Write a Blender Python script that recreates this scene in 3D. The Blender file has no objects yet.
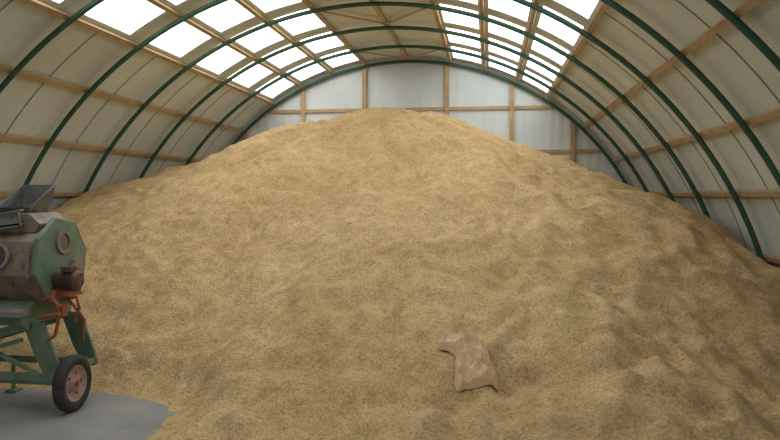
import bpy, math, random
from mathutils import Vector, Matrix, noise
random.seed(4)
S=bpy.context.scene
S.view_settings.view_transform='Standard'
D=bpy.data
# ------------------------------------------------ materials
def newmat(name):
    m=D.materials.new(name); m.use_nodes=True
    nt=m.node_tree; b=nt.nodes['Principled BSDF']
    return m,nt,b
def N(nt,t,**k):
    n=nt.nodes.new(t)
    for a,v in k.items():
        if a in n.inputs: n.inputs[a].default_value=v
        else: setattr(n,a,v)
    return n
def ramp(nt,stops):
    r=nt.nodes.new('ShaderNodeValToRGB'); e=r.color_ramp.elements
    while len(e)<len(stops): e.new(0.5)
    for i,(p,c) in enumerate(stops):
        e[i].position=p; e[i].color=(*c,1)
    return r
def simple(name,col,col2=None,rough=0.6,metal=0.0,scale=6,bump=0.0,detail=6,rust=None):
    m,nt,b=newmat(name); L=nt.links
    tc=N(nt,'ShaderNodeTexCoord'); src=tc.outputs['Object']
    n=N(nt,'ShaderNodeTexNoise'); n.inputs['Scale'].default_value=scale; n.inputs['Detail'].default_value=detail
    L.new(src,n.inputs['Vector'])
    r=ramp(nt,[(0.3,col),(0.7,col2 or col)])
    L.new(n.outputs['Fac'],r.inputs['Fac']); out=r.outputs['Color']
    if rust:
        n2=N(nt,'ShaderNodeTexNoise'); n2.inputs['Scale'].default_value=rust[2]; n2.inputs['Detail'].default_value=10; n2.inputs['Roughness'].default_value=0.7
        L.new(src,n2.inputs['Vector'])
        f=ramp(nt,[(rust[1],(0,0,0)),(rust[1]+0.12,(1,1,1))]); L.new(n2.outputs['Fac'],f.inputs['Fac'])
        mx=N(nt,'ShaderNodeMix'); mx.data_type='RGBA'; L.new(f.outputs['Color'],mx.inputs[0])
        L.new(out,mx.inputs[6]); mx.inputs[7].default_value=(*rust[0],1); out=mx.outputs[2]
    L.new(out,b.inputs['Base Color'])
    b.inputs['Roughness'].default_value=rough; b.inputs['Metallic'].default_value=metal
    if bump:
        bp=N(nt,'ShaderNodeBump'); bp.inputs['Strength'].default_value=bump; bp.inputs['Distance'].default_value=0.02
        L.new(n.outputs['Fac'],bp.inputs['Height']); L.new(bp.outputs['Normal'],b.inputs['Normal'])
    return m
def sheet_mat(name,c1,c2,axis='Y'):
    m,nt,b=newmat(name); L=nt.links
    tc=N(nt,'ShaderNodeTexCoord')
    n=N(nt,'ShaderNodeTexNoise'); n.inputs['Scale'].default_value=0.8; n.inputs['Detail'].default_value=5
    L.new(tc.outputs['Object'],n.inputs['Vector'])
    r=ramp(nt,[(0.3,c1),(0.7,c2)]); L.new(n.outputs['Fac'],r.inputs['Fac'])
    L.new(r.outputs['Color'],b.inputs['Base Color'])
    w=N(nt,'ShaderNodeTexWave'); w.bands_direction=axis; w.inputs['Scale'].default_value=1.25; w.inputs['Distortion'].default_value=0
    L.new(tc.outputs['Object'],w.inputs['Vector'])
    bp=N(nt,'ShaderNodeBump'); bp.inputs['Strength'].default_value=0.3; bp.inputs['Distance'].default_value=0.025
    L.new(w.outputs['Fac'],bp.inputs['Height']); L.new(bp.outputs['Normal'],b.inputs['Normal'])
    b.inputs['Roughness'].default_value=0.6
    return m
M_sheet=sheet_mat('roof_sheet',(0.55,0.575,0.50),(0.67,0.695,0.615))
M_back=sheet_mat('back_sheet',(0.54,0.57,0.56),(0.64,0.68,0.67),'X')
M_seam=simple('sheet_lap_edge',(0.26,0.26,0.22),(0.34,0.34,0.30),0.7)
M_green=simple('green_steel',(0.02,0.07,0.04),(0.03,0.10,0.055),0.45,0.0,4)
M_wood=simple('timber',(0.36,0.23,0.11),(0.50,0.34,0.17),0.8,0,3)
M_ground=simple('bounce_ground',(0.30,0.29,0.25),(0.40,0.38,0.34),0.95,0,3,0.3)  # beige for the unseen plane that bounces daylight
M_conc=simple('concrete',(0.21,0.205,0.19),(0.29,0.28,0.26),0.95,0,1.7,0.3,12,rust=((0.38,0.30,0.18),0.58,16))
# skylight
M_sky,nt,b=newmat('translucent_skylight')
tc=N(nt,'ShaderNodeTexCoord'); n=N(nt,'ShaderNodeTexNoise'); n.inputs['Scale'].default_value=0.9
nt.links.new(tc.outputs['Object'],n.inputs['Vector'])
r=ramp(nt,[(0.3,(0.80,0.91,1.0)),(0.65,(1,1,0.98))]); nt.links.new(n.outputs['Fac'],r.inputs['Fac'])
nt.links.new(r.outputs['Color'],b.inputs['Emission Color']); b.inputs['Emission Strength'].default_value=3.5
b.inputs['Base Color'].default_value=(0.8,0.85,0.88,1)
# grain
M_grain,nt,b=newmat('grain'); L=nt.links
tc=N(nt,'ShaderNodeTexCoord')
n1=N(nt,'ShaderNodeTexNoise'); n1.inputs['Scale'].default_value=0.6; n1.inputs['Detail'].default_value=7; n1.inputs['Roughness'].default_value=0.6
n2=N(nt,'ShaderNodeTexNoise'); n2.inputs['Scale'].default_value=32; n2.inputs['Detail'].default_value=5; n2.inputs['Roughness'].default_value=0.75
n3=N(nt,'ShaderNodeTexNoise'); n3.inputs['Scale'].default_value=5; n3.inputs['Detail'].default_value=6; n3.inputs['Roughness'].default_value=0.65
v=N(nt,'ShaderNodeTexVoronoi'); v.inputs['Scale'].default_value=60
for q in (n1,n2,n3,v): L.new(tc.outputs['Object'],q.inputs['Vector'])
r1=ramp(nt,[(0.3,(0.57,0.39,0.185)),(0.7,(0.70,0.505,0.27))]); L.new(n1.outputs['Fac'],r1.inputs['Fac'])
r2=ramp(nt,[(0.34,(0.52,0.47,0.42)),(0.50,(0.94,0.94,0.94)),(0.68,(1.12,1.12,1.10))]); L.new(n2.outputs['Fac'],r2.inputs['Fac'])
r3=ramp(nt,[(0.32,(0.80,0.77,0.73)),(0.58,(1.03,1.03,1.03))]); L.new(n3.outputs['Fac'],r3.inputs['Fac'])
def mul(a,c):
    mx=N(nt,'ShaderNodeMix'); mx.data_type='RGBA'; mx.blend_type='MULTIPLY'; mx.inputs[0].default_value=1
    L.new(a,mx.inputs[6]); L.new(c,mx.inputs[7]); return mx.outputs[2]
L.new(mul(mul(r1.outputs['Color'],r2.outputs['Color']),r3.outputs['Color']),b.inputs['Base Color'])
b.inputs['Roughness'].default_value=0.95; b.inputs['Specular IOR Level'].default_value=0.1
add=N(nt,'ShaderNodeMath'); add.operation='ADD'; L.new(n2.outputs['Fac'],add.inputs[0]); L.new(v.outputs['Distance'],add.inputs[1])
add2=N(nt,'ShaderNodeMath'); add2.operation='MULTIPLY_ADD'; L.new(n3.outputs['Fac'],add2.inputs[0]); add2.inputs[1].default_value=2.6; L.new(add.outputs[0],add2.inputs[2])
bp=N(nt,'ShaderNodeBump'); bp.inputs['Strength'].default_value=0.6; bp.inputs['Distance'].default_value=0.026
L.new(add2.outputs[0],bp.inputs['Height']); L.new(bp.outputs['Normal'],b.inputs['Normal'])
M_mgreen=simple('machine_green_paint',(0.09,0.16,0.10),(0.19,0.26,0.17),0.6,0.1,5,rust=((0.22,0.12,0.06),0.55,7))
M_mgrey=simple('dusty_sheet_metal',(0.20,0.15,0.105),(0.31,0.25,0.18),0.6,0.2,5,rust=((0.17,0.09,0.045),0.52,6))
M_mgrey2=simple('galvanised_metal',(0.19,0.18,0.17),(0.32,0.31,0.28),0.5,0.3,6,rust=((0.18,0.12,0.07),0.56,9))
M_hop=simple('hopper_metal',(0.09,0.095,0.09),(0.17,0.17,0.16),0.5,0.35,5,rust=((0.10,0.075,0.055),0.55,9))
M_shade=simple('hopper_shade_black',(0.015,0.013,0.012),(0.03,0.025,0.02),0.9)  # near-black colour painting the shade inside the hopper
M_red=simple('rusty_red_paint',(0.24,0.055,0.03),(0.35,0.10,0.05),0.7,0,12,rust=((0.12,0.06,0.04),0.56,14))
M_tyre=simple('tyre_rubber',(0.02,0.02,0.02),(0.05,0.045,0.04),0.85,0,15)
M_hub=simple('wheel_rim',(0.40,0.34,0.30),(0.32,0.15,0.10),0.6,0.1,12)
M_motor=simple('motor_casing',(0.08,0.045,0.04),(0.15,0.085,0.065),0.5,0.3,10)
M_paper=simple('kraft_paper',(0.60,0.41,0.23),(0.75,0.55,0.34),0.85,0,7,0.4)
# ------------------------------------------------ mesh helpers
def mesh(name,vs,fs,mat,parent=None,smooth=False):
    me=D.meshes.new(name); me.from_pydata([tuple(p) for p in vs],[],fs); me.update()
    o=D.objects.new(name,me); S.collection.objects.link(o)
    if mat: me.materials.append(mat)
    if smooth:
        for p in me.polygons: p.use_smooth=True
    if parent: o.parent=parent
    return o
def empty(name,loc=(0,0,0)):
    e=D.objects.new(name,None); e.location=loc; S.collection.objects.link(e); return e
import bmesh
def fixn(o):
    bm=bmesh.new(); bm.from_mesh(o.data); bmesh.ops.recalc_face_normals(bm,faces=bm.faces); bm.to_mesh(o.data); bm.free()
def bevel(o,w=0.01,seg=2):
    fixn(o)
    m=o.modifiers.new('bev','BEVEL'); m.width=w; m.segments=seg; m.limit_method='ANGLE'; return o
class B:
    def __init__(s): s.v=[]; s.f=[]
    def box(s,c,sz,rot=None):
        i=len(s.v); R=rot or Matrix.Identity(3)
        for dx in(-.5,.5):
            for dy in(-.5,.5):
                for dz in(-.5,.5):
                    s.v.append(Vector(c)+R@Vector((dx*sz[0],dy*sz[1],dz*sz[2])))
        s.f+= [tuple(i+k for k in q) for q in ((0,1,3,2),(4,6,7,5),(0,4,5,1),(2,3,7,6),(0,2,6,4),(1,5,7,3))]
    def beam(s,p,q,w,h,up=(0,0,1)):
        p=Vector(p);q=Vector(q);d=(q-p); l=d.length; x=d/l; z=Vector(up); y=z.cross(x)
        if y.length<1e-4: y=Vector((1,0,0)).cross(x)
        y.normalize(); z=x.cross(y)
        s.box((p+q)/2,(l,w,h),Matrix((x,y,z)).transposed())
    def tube(s,pts,r,n=12,closed=False):
        pts=[Vector(p) for p in pts]; i0=len(s.v); m=len(pts); prev=None
        for k,p in enumerate(pts):
            a=pts[max(k-1,0)];c=pts[min(k+1,m-1)]; t=(c-a).normalized()
            u=prev if prev else (Vector((0,1,0)) if abs(t.y)<.9 else Vector((1,0,0)))
            u=(u-t*u.dot(t)).normalized(); prev=u; w=t.cross(u)
            rr=r[k] if isinstance(r,(list,tuple)) else r
            for j in range(n):
                an=2*math.pi*j/n; s.v.append(p+u*math.cos(an)*rr+w*math.sin(an)*rr)
        for k in range(m-1):
            for j in range(n):
                a=i0+k*n+j;b2=i0+k*n+(j+1)%n; s.f.append((a,b2,b2+n,a+n))
        s.f.append(tuple(i0+j for j in range(n))[::-1]); s.f.append(tuple(i0+(m-1)*n+j for j in range(n)))
    def prism_x(s,yz,x0,x1):
        i=len(s.v); n=len(yz)
        for x in(x0,x1):
            for (y,z) in yz: s.v.append(Vector((x,y,z)))
        s.f.append(tuple(range(i,i+n))); s.f.append(tuple(range(i+n,i+2*n))[::-1])
        for j in range(n): s.f.append((i+j,i+(j+1)%n,i+n+(j+1)%n,i+n+j))
    def prism_y(s,xz,y0,y1):
        i=len(s.v); n=len(xz)
        for y in(y0,y1):
            for (x,z) in xz: s.v.append(Vector((x,y,z)))
        s.f.append(tuple(range(i,i+n))); s.f.append(tuple(range(i+n,i+2*n))[::-1])
        for j in range(n): s.f.append((i+j,i+(j+1)%n,i+n+(j+1)%n,i+n+j))
    def make(s,name,mat,parent=None,bev=0,smooth=False):
        o=mesh(name,s.v,s.f,mat,parent,smooth); fixn(o)
        if bev: bevel(o,bev)
        return o
# ------------------------------------------------ hall dimensions
CX,CZ,R=-2.32,-0.75,6.9
RS=7.05; YB=19.7; BAY=2.0; NB=12; YF=YB-BAY*NB
def arc(a,rad,y):
    a=math.radians(a); return Vector((CX+rad*math.cos(a),y,CZ+rad*math.sin(a)))
A0=math.degrees(math.asin(-CZ/RS))
def shell(name,a0,a1,y0,y1,mat,n=None,rad=RS,th=0.03):
    n=n or max(2,int(abs(a1-a0)/1.5)); vs=[];fs=[]
    for k in range(n+1):
        a=a0+(a1-a0)*k/n
        vs+=[arc(a,rad,y0),arc(a,rad,y1),arc(a,rad+th,y0),arc(a,rad+th,y1)]
    for k in range(n):
        i=4*k;j=i+4
        fs+=[(i,i+1,j+1,j),(i+2,j+2,j+3,i+3),(i,j,j+2,i+2),(i+1,i+3,j+3,j+1)]
    fs+=[(0,2,3,1),(4*n,4*n+1,4*n+3,4*n+2)]
    return vs,fs
def multi(name,parts,mat,extra=None,mat2=None):
    V=[];F=[];M=[]
    for q,(lst) in enumerate((parts,extra or [])):
        for vs,fs in lst:
            i=len(V); V+=vs; F+=[tuple(i+k for k in f) for f in fs]; M+=[q]*len(fs)
    o=mesh(name,V,F,mat)
    if mat2:
        o.data.materials.append(mat2)
        for p,m_ in zip(o.data.polygons,M): p.material_index=m_
    fixn(o); return o
def seams(a0,a1):   # overlapping sheet edges
    out=[]
    for k in range(NB):
        y=YB-BAY*(k+0.5); out.append(shell('',a0,a1,y-0.012,y+0.012,None,rad=RS-0.012,th=0.015))
    return out
YBK=YB+0.2
multi('wall_right',[shell('',A0,56,YF,YBK,None)],M_sheet,seams(A0,56),M_seam)
multi('wall_left',[shell('',124,180-A0,YF,YBK,None)],M_sheet,seams(124,180-A0),M_seam)
cols=[(57,63.1),(64.9,71.1),(72.9,79.2)]
NSKY=8
parts=[shell('',80,100,YF,YBK,None)]; w1=[]; w2=[]
for mir in (0,1):
    f=lambda a:180-a if mir else a
    for c in ((56,57),(63.1,64.9),(71.1,72.9),(79.2,80)): parts.append(shell('',f(c[0]),f(c[1]),YF,YBK,None,n=2))
    for (c0,c1) in cols:
        parts.append(shell('',f(c0),f(c1),YB-0.27,YBK,None))
        parts.append(shell('',f(c0),f(c1),YF,YB-BAY*NSKY,None))
        for k in range(NSKY):
            ya=YB-BAY*(k+1); yb=YB-BAY*k; g=0.27
            (w1 if mir else w2).append(shell('',f(c0),f(c1),ya+g,yb-g,None))
            parts.append(shell('',f(c0),f(c1),ya,ya+g,None))
            if k: parts.append(shell('',f(c0),f(c1),yb-g,yb,None))
multi('ceiling',parts,M_sheet)
multi('window_1',w1,M_sky); multi('window_2',w2,M_sky)
# back wall
n=60
pts=[arc(A0+(180-2*A0)*k/n,RS+0.02,YB+0.12) for k in range(n+1)]
b=B(); b.prism_y([(p.x,p.z) for p in pts],YB+0.12,YB+0.18); b.make('wall_back',M_back)
# floor
b=B(); b.box((CX,(YF+YBK)/2,-0.05),(13.96,YBK-YF,0.1)); b.make('floor',M_conc)
b=B(); b.box((CX,0,-0.16),(140,160,0.1)); b.make('ground',M_ground)  # unseen ground outside, added to bounce light into the hall
# ribs
fr=empty('steel_arch_frame')
for k in range(NB+1):
    b=B(); y=YB-BAY*k
    b.tube([arc(A0+(180-2*A0)*j/72,R,y) for j in range(73)],0.043,10)
    for a in (A0+.5,180-A0-.5):
        p=arc(a,R,y); b.box((p.x,y,0.01),(0.18,0.18,0.02))
    b.make('arch_rib_%d'%(k+1),M_green,fr,smooth=True)
# purlins
b=B()
for a in (10,18,27,36,46,56,64,72,80,90,100,108,116,124,134,144,153,162,170):
    th=math.radians(a); up=(math.cos(th),0,math.sin(th))
    w=0.085 if a not in(64,72,108,116) else 0.06
    for k in range(0,NB,2):
        p=arc(a,6.99,YB-BAY*k-0.003);q=arc(a,6.99,YB-BAY*(k+2)+0.003); b.beam(p,q,w,0.06,up)
for k in range(0,NB,2):  # wind braces under the crown
    for (a,c) in ((90,80),(90,100)):
        p=arc(a,6.965,YB-BAY*k-.1);q=arc(c,6.965,YB-BAY*(k+1)+.1); b.beam(p,q,0.07,0.025,(0,0,1))
b.make('timber_purlins',M_wood,fr)
# back wall timber
b=B()
xs=[-7.1,-5.35,-3.55,-1.2,0.6,2.25,3.6]
for x in xs:
    zt=CZ+math.sqrt(R*R-(x-CX)**2); b.box((x,YB+0.075,zt/2),(0.12,0.08,zt))
for z in (1.2,2.3,3.6,4.82):
    hw=math.sqrt(R*R-(z-CZ)**2); b.box((CX,YB+0.085,z),(2*hw,0.05,0.09))
b.make('timber_wall_frame',M_wood)
# ------------------------------------------------ grain pile
AX,AY,H=-2.42,16.0,4.66
tab=[(-180,12),(-110,13.4),(-75,13.6),(-50,12.0),(-30,10.8),(-10,10.2),(0,10.2),(25,10.9),(55,11.6),(90,11.6),(130,12),(180,12)]
def r0(phi):
    for (a,x),(c,y) in zip(tab,tab[1:]):
        if a<=phi<=c:
            t=(phi-a)/(c-a); t=t*t*(3-2*t); return x+(y-x)*t
    return 12
def nz(x,y,z): return noise.noise(Vector((x,y,z)))
def ridged(x,y,z): return 1-abs(nz(x,y,z))*2
# shallow meandering tracks trodden down the slope: (polyline, width, depth)
tracks=[([(0.2,6.2),(0.5,8.2),(-0.3,10.2),(-1.4,13.0)],0.20,0.06),
        ([(2.2,7.0),(1.4,8.6),(1.9,10.6),(0.4,13.4)],0.22,0.06),
        ([(-2.6,8.0),(-3.1,10.5),(-2.6,13.5)],0.24,0.07),
        ([(-1.2,6.6),(0.8,7.4),(3.0,7.6),(4.2,9.0)],0.25,0.08),
        ([(-4.2,9.6),(-3.4,11.8),(-3.2,14.0)],0.26,0.07),
        ([(0.6,8.7),(2.2,9.4),(3.9,10.6)],0.22,0.08)]
def segd(p,a,c):
    ax,ay=a;cx,cy=c; dx,dy=cx-ax,cy-ay; t=((p[0]-ax)*dx+(p[1]-ay)*dy)/(dx*dx+dy*dy); t=min(1,max(0,t))
    return math.hypot(p[0]-ax-dx*t,p[1]-ay-dy*t)
def ht(x,y,fine=True):
    dx,dy=x-AX,y-AY; r=math.hypot(dx,dy); phi=math.degrees(math.atan2(dx,-dy))
    rr=math.sqrt(r*r+0.62**2)
    h=H*(1-rr/r0(phi))
    h+=0.22*nz(x*.45+3,y*.38,1.7)*min(1,r/2.5)
    wv=nz(x*.8,y*.8,11)*6
    h+=0.15*nz((phi+wv)*0.13,r*0.22,4.0)*min(1,r/2)          # down-slope flow ridges
    h+=0.08*ridged((phi+wv)*0.25,r*0.5,8.0)*min(1,r/3)-0.03
    qx,qy=max(x+4.75,0),max(y-6.35,0)
    d=math.hypot(qx,qy)-1.5 if (x>-4.75 or y>6.35) else -1.5
    d+=0.14*nz(x*1.3,y*1.3,7)+0.07*nz(x*4,y*4,7)+0.06*nz(x*12,y*12,7)
    s=max(0,min(1,d/0.6)); c=d*(0.16+0.46*s) if d>0 else 0.2*d
    k=0.35
    t=max(k-abs(h-c),0)/k
    if h>0.2: h=min(h,c)-t*t*k*0.25*min(1,max(0,d)/0.6)
    else: h=min(h,c)
    if fine:
        am=0.95+0.8*max(0,min(1,(x+1)/5))*max(0,min(1,(13-y)/5))
        e=(0.080*nz(x*1.2,y*1.2,2)+0.06*ridged(x*1.6+nz(x,y,3),y*2.0,5)-0.03+0.042*nz(x*3.4,y*3.4,5)+0.020*nz(x*7,y*7,9))*am
        e+=0.007*nz(x*15,y*15,3)
        h+=e*max(0.12,min(1,d/0.7))
        px,py=x+0.25*nz(x*1.5,y*1.5,21),y+0.25*nz(x*1.5,y*1.5,31)
        for pl,w,dp in tracks:
            dd=min(segd((px,py),a,c2) for a,c2 in zip(pl,pl[1:]))
            if dd<4*w:
                kk=0.55+0.9*nz(x*4.5,y*4.5,15)
                h+=dp*kk*(-math.exp(-(dd/w)**2)+0.5*math.exp(-((dd-1.7*w)/(0.5*w))**2))
    return h
X0,X1,Y0,Y1=CX-6.98,CX+6.98,3.6,YB
st=0.045; nx=int((X1-X0)/st); ny=int((Y1-Y0)/st)
vs=[];
for j in range(ny+1):
    y=Y0+(Y1-Y0)*j/ny
    for i in range(nx+1):
        x=X0+(X1-X0)*i/nx; z=ht(x,y)
        z=max(z,-0.03)
        hw=math.sqrt(6.85**2-(max(z,0)-CZ)**2)
        if abs(x-CX)>hw:
            x=CX+math.copysign(hw+0.0,x-CX)
        vs.append((x,y,z))
fs=[]
for j in range(ny):
    for i in range(nx):
        a=j*(nx+1)+i; q=(a,a+1,a+nx+2,a+nx+1)
        if max(vs[k][2] for k in q)>-0.02: fs.append(q)
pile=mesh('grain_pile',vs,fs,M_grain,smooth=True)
bm=bmesh.new(); bm.from_mesh(pile.data)
bmesh.ops.delete(bm,geom=[v for v in bm.verts if not v.link_faces],context='VERTS')
bm.to_mesh(pile.data); bm.free()
# ------------------------------------------------ paper sack
stn=[(0.07,-0.27,.34),(0.07,-0.21,.41),(0.07,-0.10,.43),(0.07,0.0,.42),(0.05,0.07,.38),(-0.02,0.12,.30),(-0.09,0.16,.22),(-0.16,0.20,.20),(-0.22,0.25,.24),(-0.26,0.28,.27)]
BX,BY=-0.21,7.26
vs=[];fs=[];nr=40
m=90
def lerp(t):
    f=t*(len(stn)-1); i=min(int(f),len(stn)-2); g=f-i
    return [stn[i][k]*(1-g)+stn[i+1][k]*g for k in range(3)]
for k in range(m+1):
    t=k/m; u,v_,w=lerp(t); u2,v2,_=lerp(min(t+.08,1)); u1,v1,_=lerp(max(t-.08,0))
    d=Vector((u2-u1,v2-v1)).normalized(); nn=Vector((d.y,-d.x))
    thick=0.028*math.sin(min(1,t*5)*math.pi/2)*(1-0.5*min(1,max(0,(t-.45)*4)))+0.008
    for j in range(nr*2):
        if j<nr: s=-1+2*j/(nr-1); top=1
        else: s=1-2*(j-nr)/(nr-1); top=0
        w2=w*(1+0.20*nz(t*7,s*0.5+(5 if s>0 else 0),1))
        pu=u+nn.x*s*w2/2; pv=v_+nn.y*s*w2/2
        x=BX+pu; y=BY+pv
        base=ht(x,y,True)+0.022
        vv=Vector((pu*8+t,pv*8,1.3)); dist=noise.voronoi(vv)[0]; cr=(dist[1]-dist[0])
        vv2=Vector((pu*18,pv*18,3.3)); ds2=noise.voronoi(vv2)[0]; cr2=(ds2[1]-ds2[0])
        lift=0.09*max(0,nz(t*4,s*1.2,6))*abs(s)
        z=base+lift+((thick*(1-s**4)**.5+(0.075*(1-min(1,cr*1.8))+0.03*(1-min(1,cr2*1.3)))*(1-s**8)) if top else -0.008)
        vs.append((x+0.012*nz(pv*14,s,2),y,z))
W=nr*2
for k in range(m):
    for j in range(W):
        fs.append((k*W+j,k*W+(j+1)%W,(k+1)*W+(j+1)%W,(k+1)*W+j))
for k in (0,m):
    for j in range(nr-1): fs.append((k*W+j,k*W+j+1,k*W+W-2-j,k*W+W-1-j))
o=mesh('paper_sack',vs,fs,M_paper); fixn(o)
# ------------------------------------------------ machine
mc=empty('grain_cleaning_machine',(-4.55,7.00,0))
def oct_(cy,cz,ry,rz,rot=22.5,n=8): return [(cy+ry*math.cos(math.radians(rot+360/n*i)),cz+rz*math.sin(math.radians(rot+360/n*i))) for i in range(n)]
b=B(); b.prism_x(oct_(0.42,1.62,0.48,0.50,12),-2.1,-0.37); b.make('drum_housing',M_mgrey,mc,0.012)
b=B(); b.prism_x(oct_(0.42,1.64,0.50,0.52,12),-0.37,-0.31); b.prism_x(oct_(0.42,1.64,0.50,0.52,12),-1.25,-1.21); b.make('end_plate',M_mgreen,mc,0.01)
def ring(name,c,axis,ro,ri,mat,th=0.03):
    b=B(); n=32; c=Vector(c); axis=Vector(axis).normalized()
    u=axis.orthogonal().normalized(); w=axis.cross(u)
    for k in range(n):
        a=2*math.pi*k/n; d=u*math.cos(a)+w*math.sin(a)
        b.v+=[c+d*ro,c+d*ro+axis*th,c+d*ri+axis*th,c+d*ri]
    for k in range(n):
        for q in range(4):
            b.f.append((4*k+q,4*k+(q+1)%4,4*((k+1)%n)+(q+1)%4,4*((k+1)%n)+q))
    return b.make(name,mat,mc)
def disc(name,c,axis,r,mat,th=0.01):
    b=B(); c=Vector(c); a=Vector(axis).normalized(); b.tube([c,c+a*th],r,32); return b.make(name,mat,mc)
ring('end_port_rim',(-0.31,0.42,1.86),(1,0,0),0.13,0.10,M_mgrey2,0.03); disc('end_port',(-0.312,0.42,1.86),(1,0,0),0.105,M_mgrey,0.012)
nf=Vector((0,-math.cos(math.radians(10.5)),math.sin(math.radians(10.5))))
for x in (-0.80,-1.55):
    c=Vector((x,0.42,1.64))+nf*0.452
    ring('front_port_rim',c,nf,0.155,0.125,M_mgrey2,0.03); disc('front_port',c,nf,0.128,M_motor,0.01)
b=B()
for x in (-0.42,-1.2):
    b.box((x,-0.045,1.66),(0.04,0.02,0.36))
for z in (1.5,1.6,1.7,1.8):
    b.tube([(-0.42,-0.05,z),(-0.42,-0.075,z)],0.012,8)
b.make('housing_flange',M_mgrey2,mc)
b=B(); b.prism_y([(-1.3,1.98),(-0.44,1.98),(-0.38,2.08),(-0.52,2.20),(-1.3,2.20)],0.12,0.66); b.make('upper_cowl',M_mgrey,mc,0.01)
def frustum(name,c,b0,t0,h,sh,mat,th=0.012):
    cx,cy,cz=c; V=[];F=[]
    def loop(hx,hy,z,ox,oy): return [Vector((cx+ox+sx*hx,cy+oy+sy*hy,z)) for sx,sy in((-1,-1),(1,-1),(1,1),(-1,1))]
    V+=loop(b0[0],b0[1],cz,0,0); V+=loop(t0[0],t0[1],cz+h,sh[0],sh[1]); V[6].z+=sh[2]; V[7].z+=sh[2]
    V+=loop(t0[0]-th,t0[1]-th,cz+h,sh[0],sh[1]); V[10].z+=sh[2]; V[11].z+=sh[2]
    V+=loop(b0[0]-th,b0[1]-th,cz+.01,0,0)
    for a in (0,4,8):
        for j in range(4): F.append((a+j,a+(j+1)%4,a+4+(j+1)%4,a+4+j))
    F.append((12,13,14,15)); F.append((3,2,1,0))
    bb=B(); bb.v=V; bb.f=F; return bb.make(name,mat,mc)
frustum('feed_hopper',(-0.74,0.36,2.16),(0.17,0.17),(0.21,0.24),0.10,(0.02,0.02,0.26),M_hop)
disc('hopper_shade_disc',(-0.74,0.36,2.172),(0,0,1),0.13,M_shade,0.012)  # flat black disc, paints the hopper's inner shade
b=B(); b.beam((-1.3,0.04,2.00),(-0.56,0.04,2.14),0.02,0.16,(0,0,1)); b.beam((-1.3,0.10,1.99),(-0.56,0.10,2.08),0.14,0.02); b.beam((-1.3,0.02,2.09),(-0.52,0.02,2.235),0.05,0.02); b.make('hopper_chute',M_mgrey2,mc)
b=B(); b.tube([(-0.30,0.30,1.44),(-0.22,0.30,1.44),(-0.215,0.30,1.44),(-0.05,0.30,1.44),(-0.02,0.30,1.44)],[0.09,0.09,0.12,0.12,0.08],20)
for i in range(6): b.tube([(-0.20+i*.026,0.30,1.44),(-0.19+i*.026,0.30,1.44)],0.132,20)
b.box((-0.12,0.24,1.57),(0.12,0.12,0.06)); b.make('electric_motor',M_motor,mc)
b=B(); b.tube([(-0.31,0.64,1.54),(-0.26,0.64,1.54)],0.12,24); b.make('drive_pulley',M_mgrey,mc)
b=B(); b.prism_x([(0.12,1.22),(0.72,1.22),(0.62,1.33),(0.18,1.33)],-0.42,-0.24); b.make('motor_bracket',M_red,mc,0.008)
b=B(); b.prism_x([(-0.10,0.98),(-0.10,1.14),(0.10,1.22),(0.80,1.22),(0.80,0.95)],-2.1,-0.45); b.make('sieve_box',M_mgreen,mc,0.01)
b=B(); b.prism_x([(-0.16,1.08),(-0.16,1.14),(0.0,1.17),(0.0,1.08)],-2.1,-0.43); b.make('sieve_lip',M_mgrey2,mc,0.005)
b=B()
for y in (0.05,0.75):
    b.prism_y([(-0.56,1.0),(-0.30,1.0),(-0.12,0.52),(-0.12,0.36),(-0.28,0.36),(-0.40,0.60)],y-0.02,y+0.02)
b.box((-0.19,0.4,0.42),(0.14,0.72,0.06))
b.prism_y([(-2.05,1.0),(-1.9,1.0),(-1.75,0.36),(-1.9,0.36)],0.03,0.07)
b.prism_y([(-2.05,1.0),(-1.9,1.0),(-1.75,0.36),(-1.9,0.36)],0.73,0.77)
b.make('leg_plates',M_mgreen,mc,0.006)
b=B()
b.beam((-2.2,0.0,0.40),(-0.12,0.0,0.40),0.05,0.09); b.beam((-2.2,0.78,0.40),(-0.12,0.78,0.40),0.05,0.08)
b.beam((-2.0,-0.02,0.50),(-0.45,-0.02,0.98),0.05,0.10)
b.beam((-1.7,-0.04,0.44),(-0.50,-0.04,0.82),0.03,0.05)
b.beam((-2.0,0.78,0.50),(-0.45,0.78,0.98),0.05,0.07)
b.beam((-1.35,0.0,0.40),(-1.35,0.0,0.95),0.04,0.04)
b.beam((-0.85,0.0,0.66),(-0.32,0.0,0.42),0.03,0.05)
b.make('chassis_frame',M_mgreen,mc,0.005)
b=B(); b.prism_y([(-1.9,0.62),(-0.55,0.99),(-0.55,0.88),(-1.9,0.48)],0.06,0.7); b.make('discharge_trough',M_mgreen,mc,0.005)
b=B(); b.tube([(-0.30,0.06,1.25),(-0.20,0.04,1.27),(-0.12,0.03,1.2),(-0.12,0.03,1.0),(-0.16,0.03,0.86),(-0.26,0.03,0.80)],0.02,10)
b.tube([(-0.26,0.3,1.22),(-0.08,0.32,1.24),(-0.05,0.32,1.12),(-0.1,0.3,0.98)],0.018,10)
b.tube([(-0.34,0.02,1.05),(-0.08,0.0,1.10)],0.026,10)
b.tube([(-0.30,0.5,1.2),(-0.10,0.5,0.95),(-0.12,0.5,0.7)],0.018,10)
b.box((-0.12,0.1,1.12),(0.08,0.1,0.12)); b.make('lever_and_pipes',M_red,mc,smooth=False)
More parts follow.
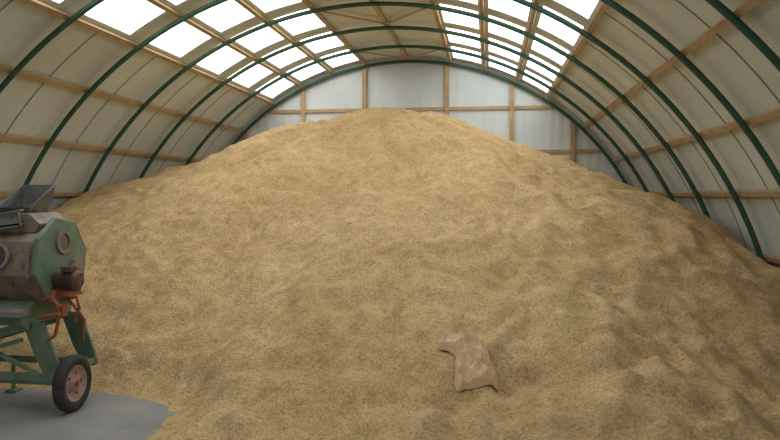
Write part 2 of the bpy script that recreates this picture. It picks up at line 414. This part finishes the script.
def wheel(name,x,y):
    prof=[(0.20,-0.05),(0.27,-0.062),(0.305,-0.045),(0.315,0),(0.305,0.045),(0.27,0.062),(0.20,0.05)]
    def lathe(nm,prof,mat,closed=True,n=40):
        V=[];F=[]; m=len(prof)
        for k in range(n):
            a=2*math.pi*k/n
            for r_,o in prof: V.append(Vector((x+o,y+r_*math.cos(a),0.315+r_*math.sin(a))))
        for k in range(n):
            for j in range(m if closed else m-1):
                F.append((k*m+j,k*m+(j+1)%m,((k+1)%n)*m+(j+1)%m,((k+1)%n)*m+j))
        o=mesh(nm,V,F,mat,mc,True); fixn(o)
    lathe(name+'_tyre',prof,M_tyre)
    lathe(name+'_rim',[(0.21,-0.045),(0.215,0.05),(0.19,0.05),(0.17,0.02),(0.08,0.02),(0.06,0.05),(0.0,0.05),(0.0,-0.03),(0.15,-0.03)],M_hub)
    b=B()
    for i in range(5):
        a=2*math.pi*i/5; p=Vector((x+.02,y+.12*math.cos(a),0.315+.12*math.sin(a))); b.tube([p,p+Vector((.015,0,0))],0.014,8)
    b.tube([(x-0.12,y,0.315),(x+0.07,y,0.315)],0.035,12)
    b.make(name+'_hub',M_red,mc)
wheel('wheel_right',-0.02,0.12); wheel('wheel_left',-2.3,0.12)
b=B(); b.beam((-2.25,0.12,0.315),(-0.08,0.12,0.315),0.05,0.05); b.make('axle',M_mgreen,mc)
b=B(); b.tube([(-1.2,0.75,0.4),(-1.2,0.75,0.03)],0.025,10); b.box((-1.2,0.75,0.015),(0.14,0.14,0.03)); b.make('support_stand',M_mgreen,mc)
# ------------------------------------------------ world & camera
w=D.worlds.new('World'); S.world=w; w.use_nodes=True
bg=w.node_tree.nodes['Background']; bg.inputs['Color'].default_value=(0.97,0.98,1,1); bg.inputs['Strength'].default_value=0.85
cam=D.cameras.new('Camera'); co=D.objects.new('Camera',cam); S.collection.objects.link(co); S.camera=co
cam.sensor_width=36; cam.lens=700/780*36; cam.clip_end=300
co.location=(0,0,2.4); co.rotation_euler=(math.radians(90-2.05),0,math.radians(8.1))
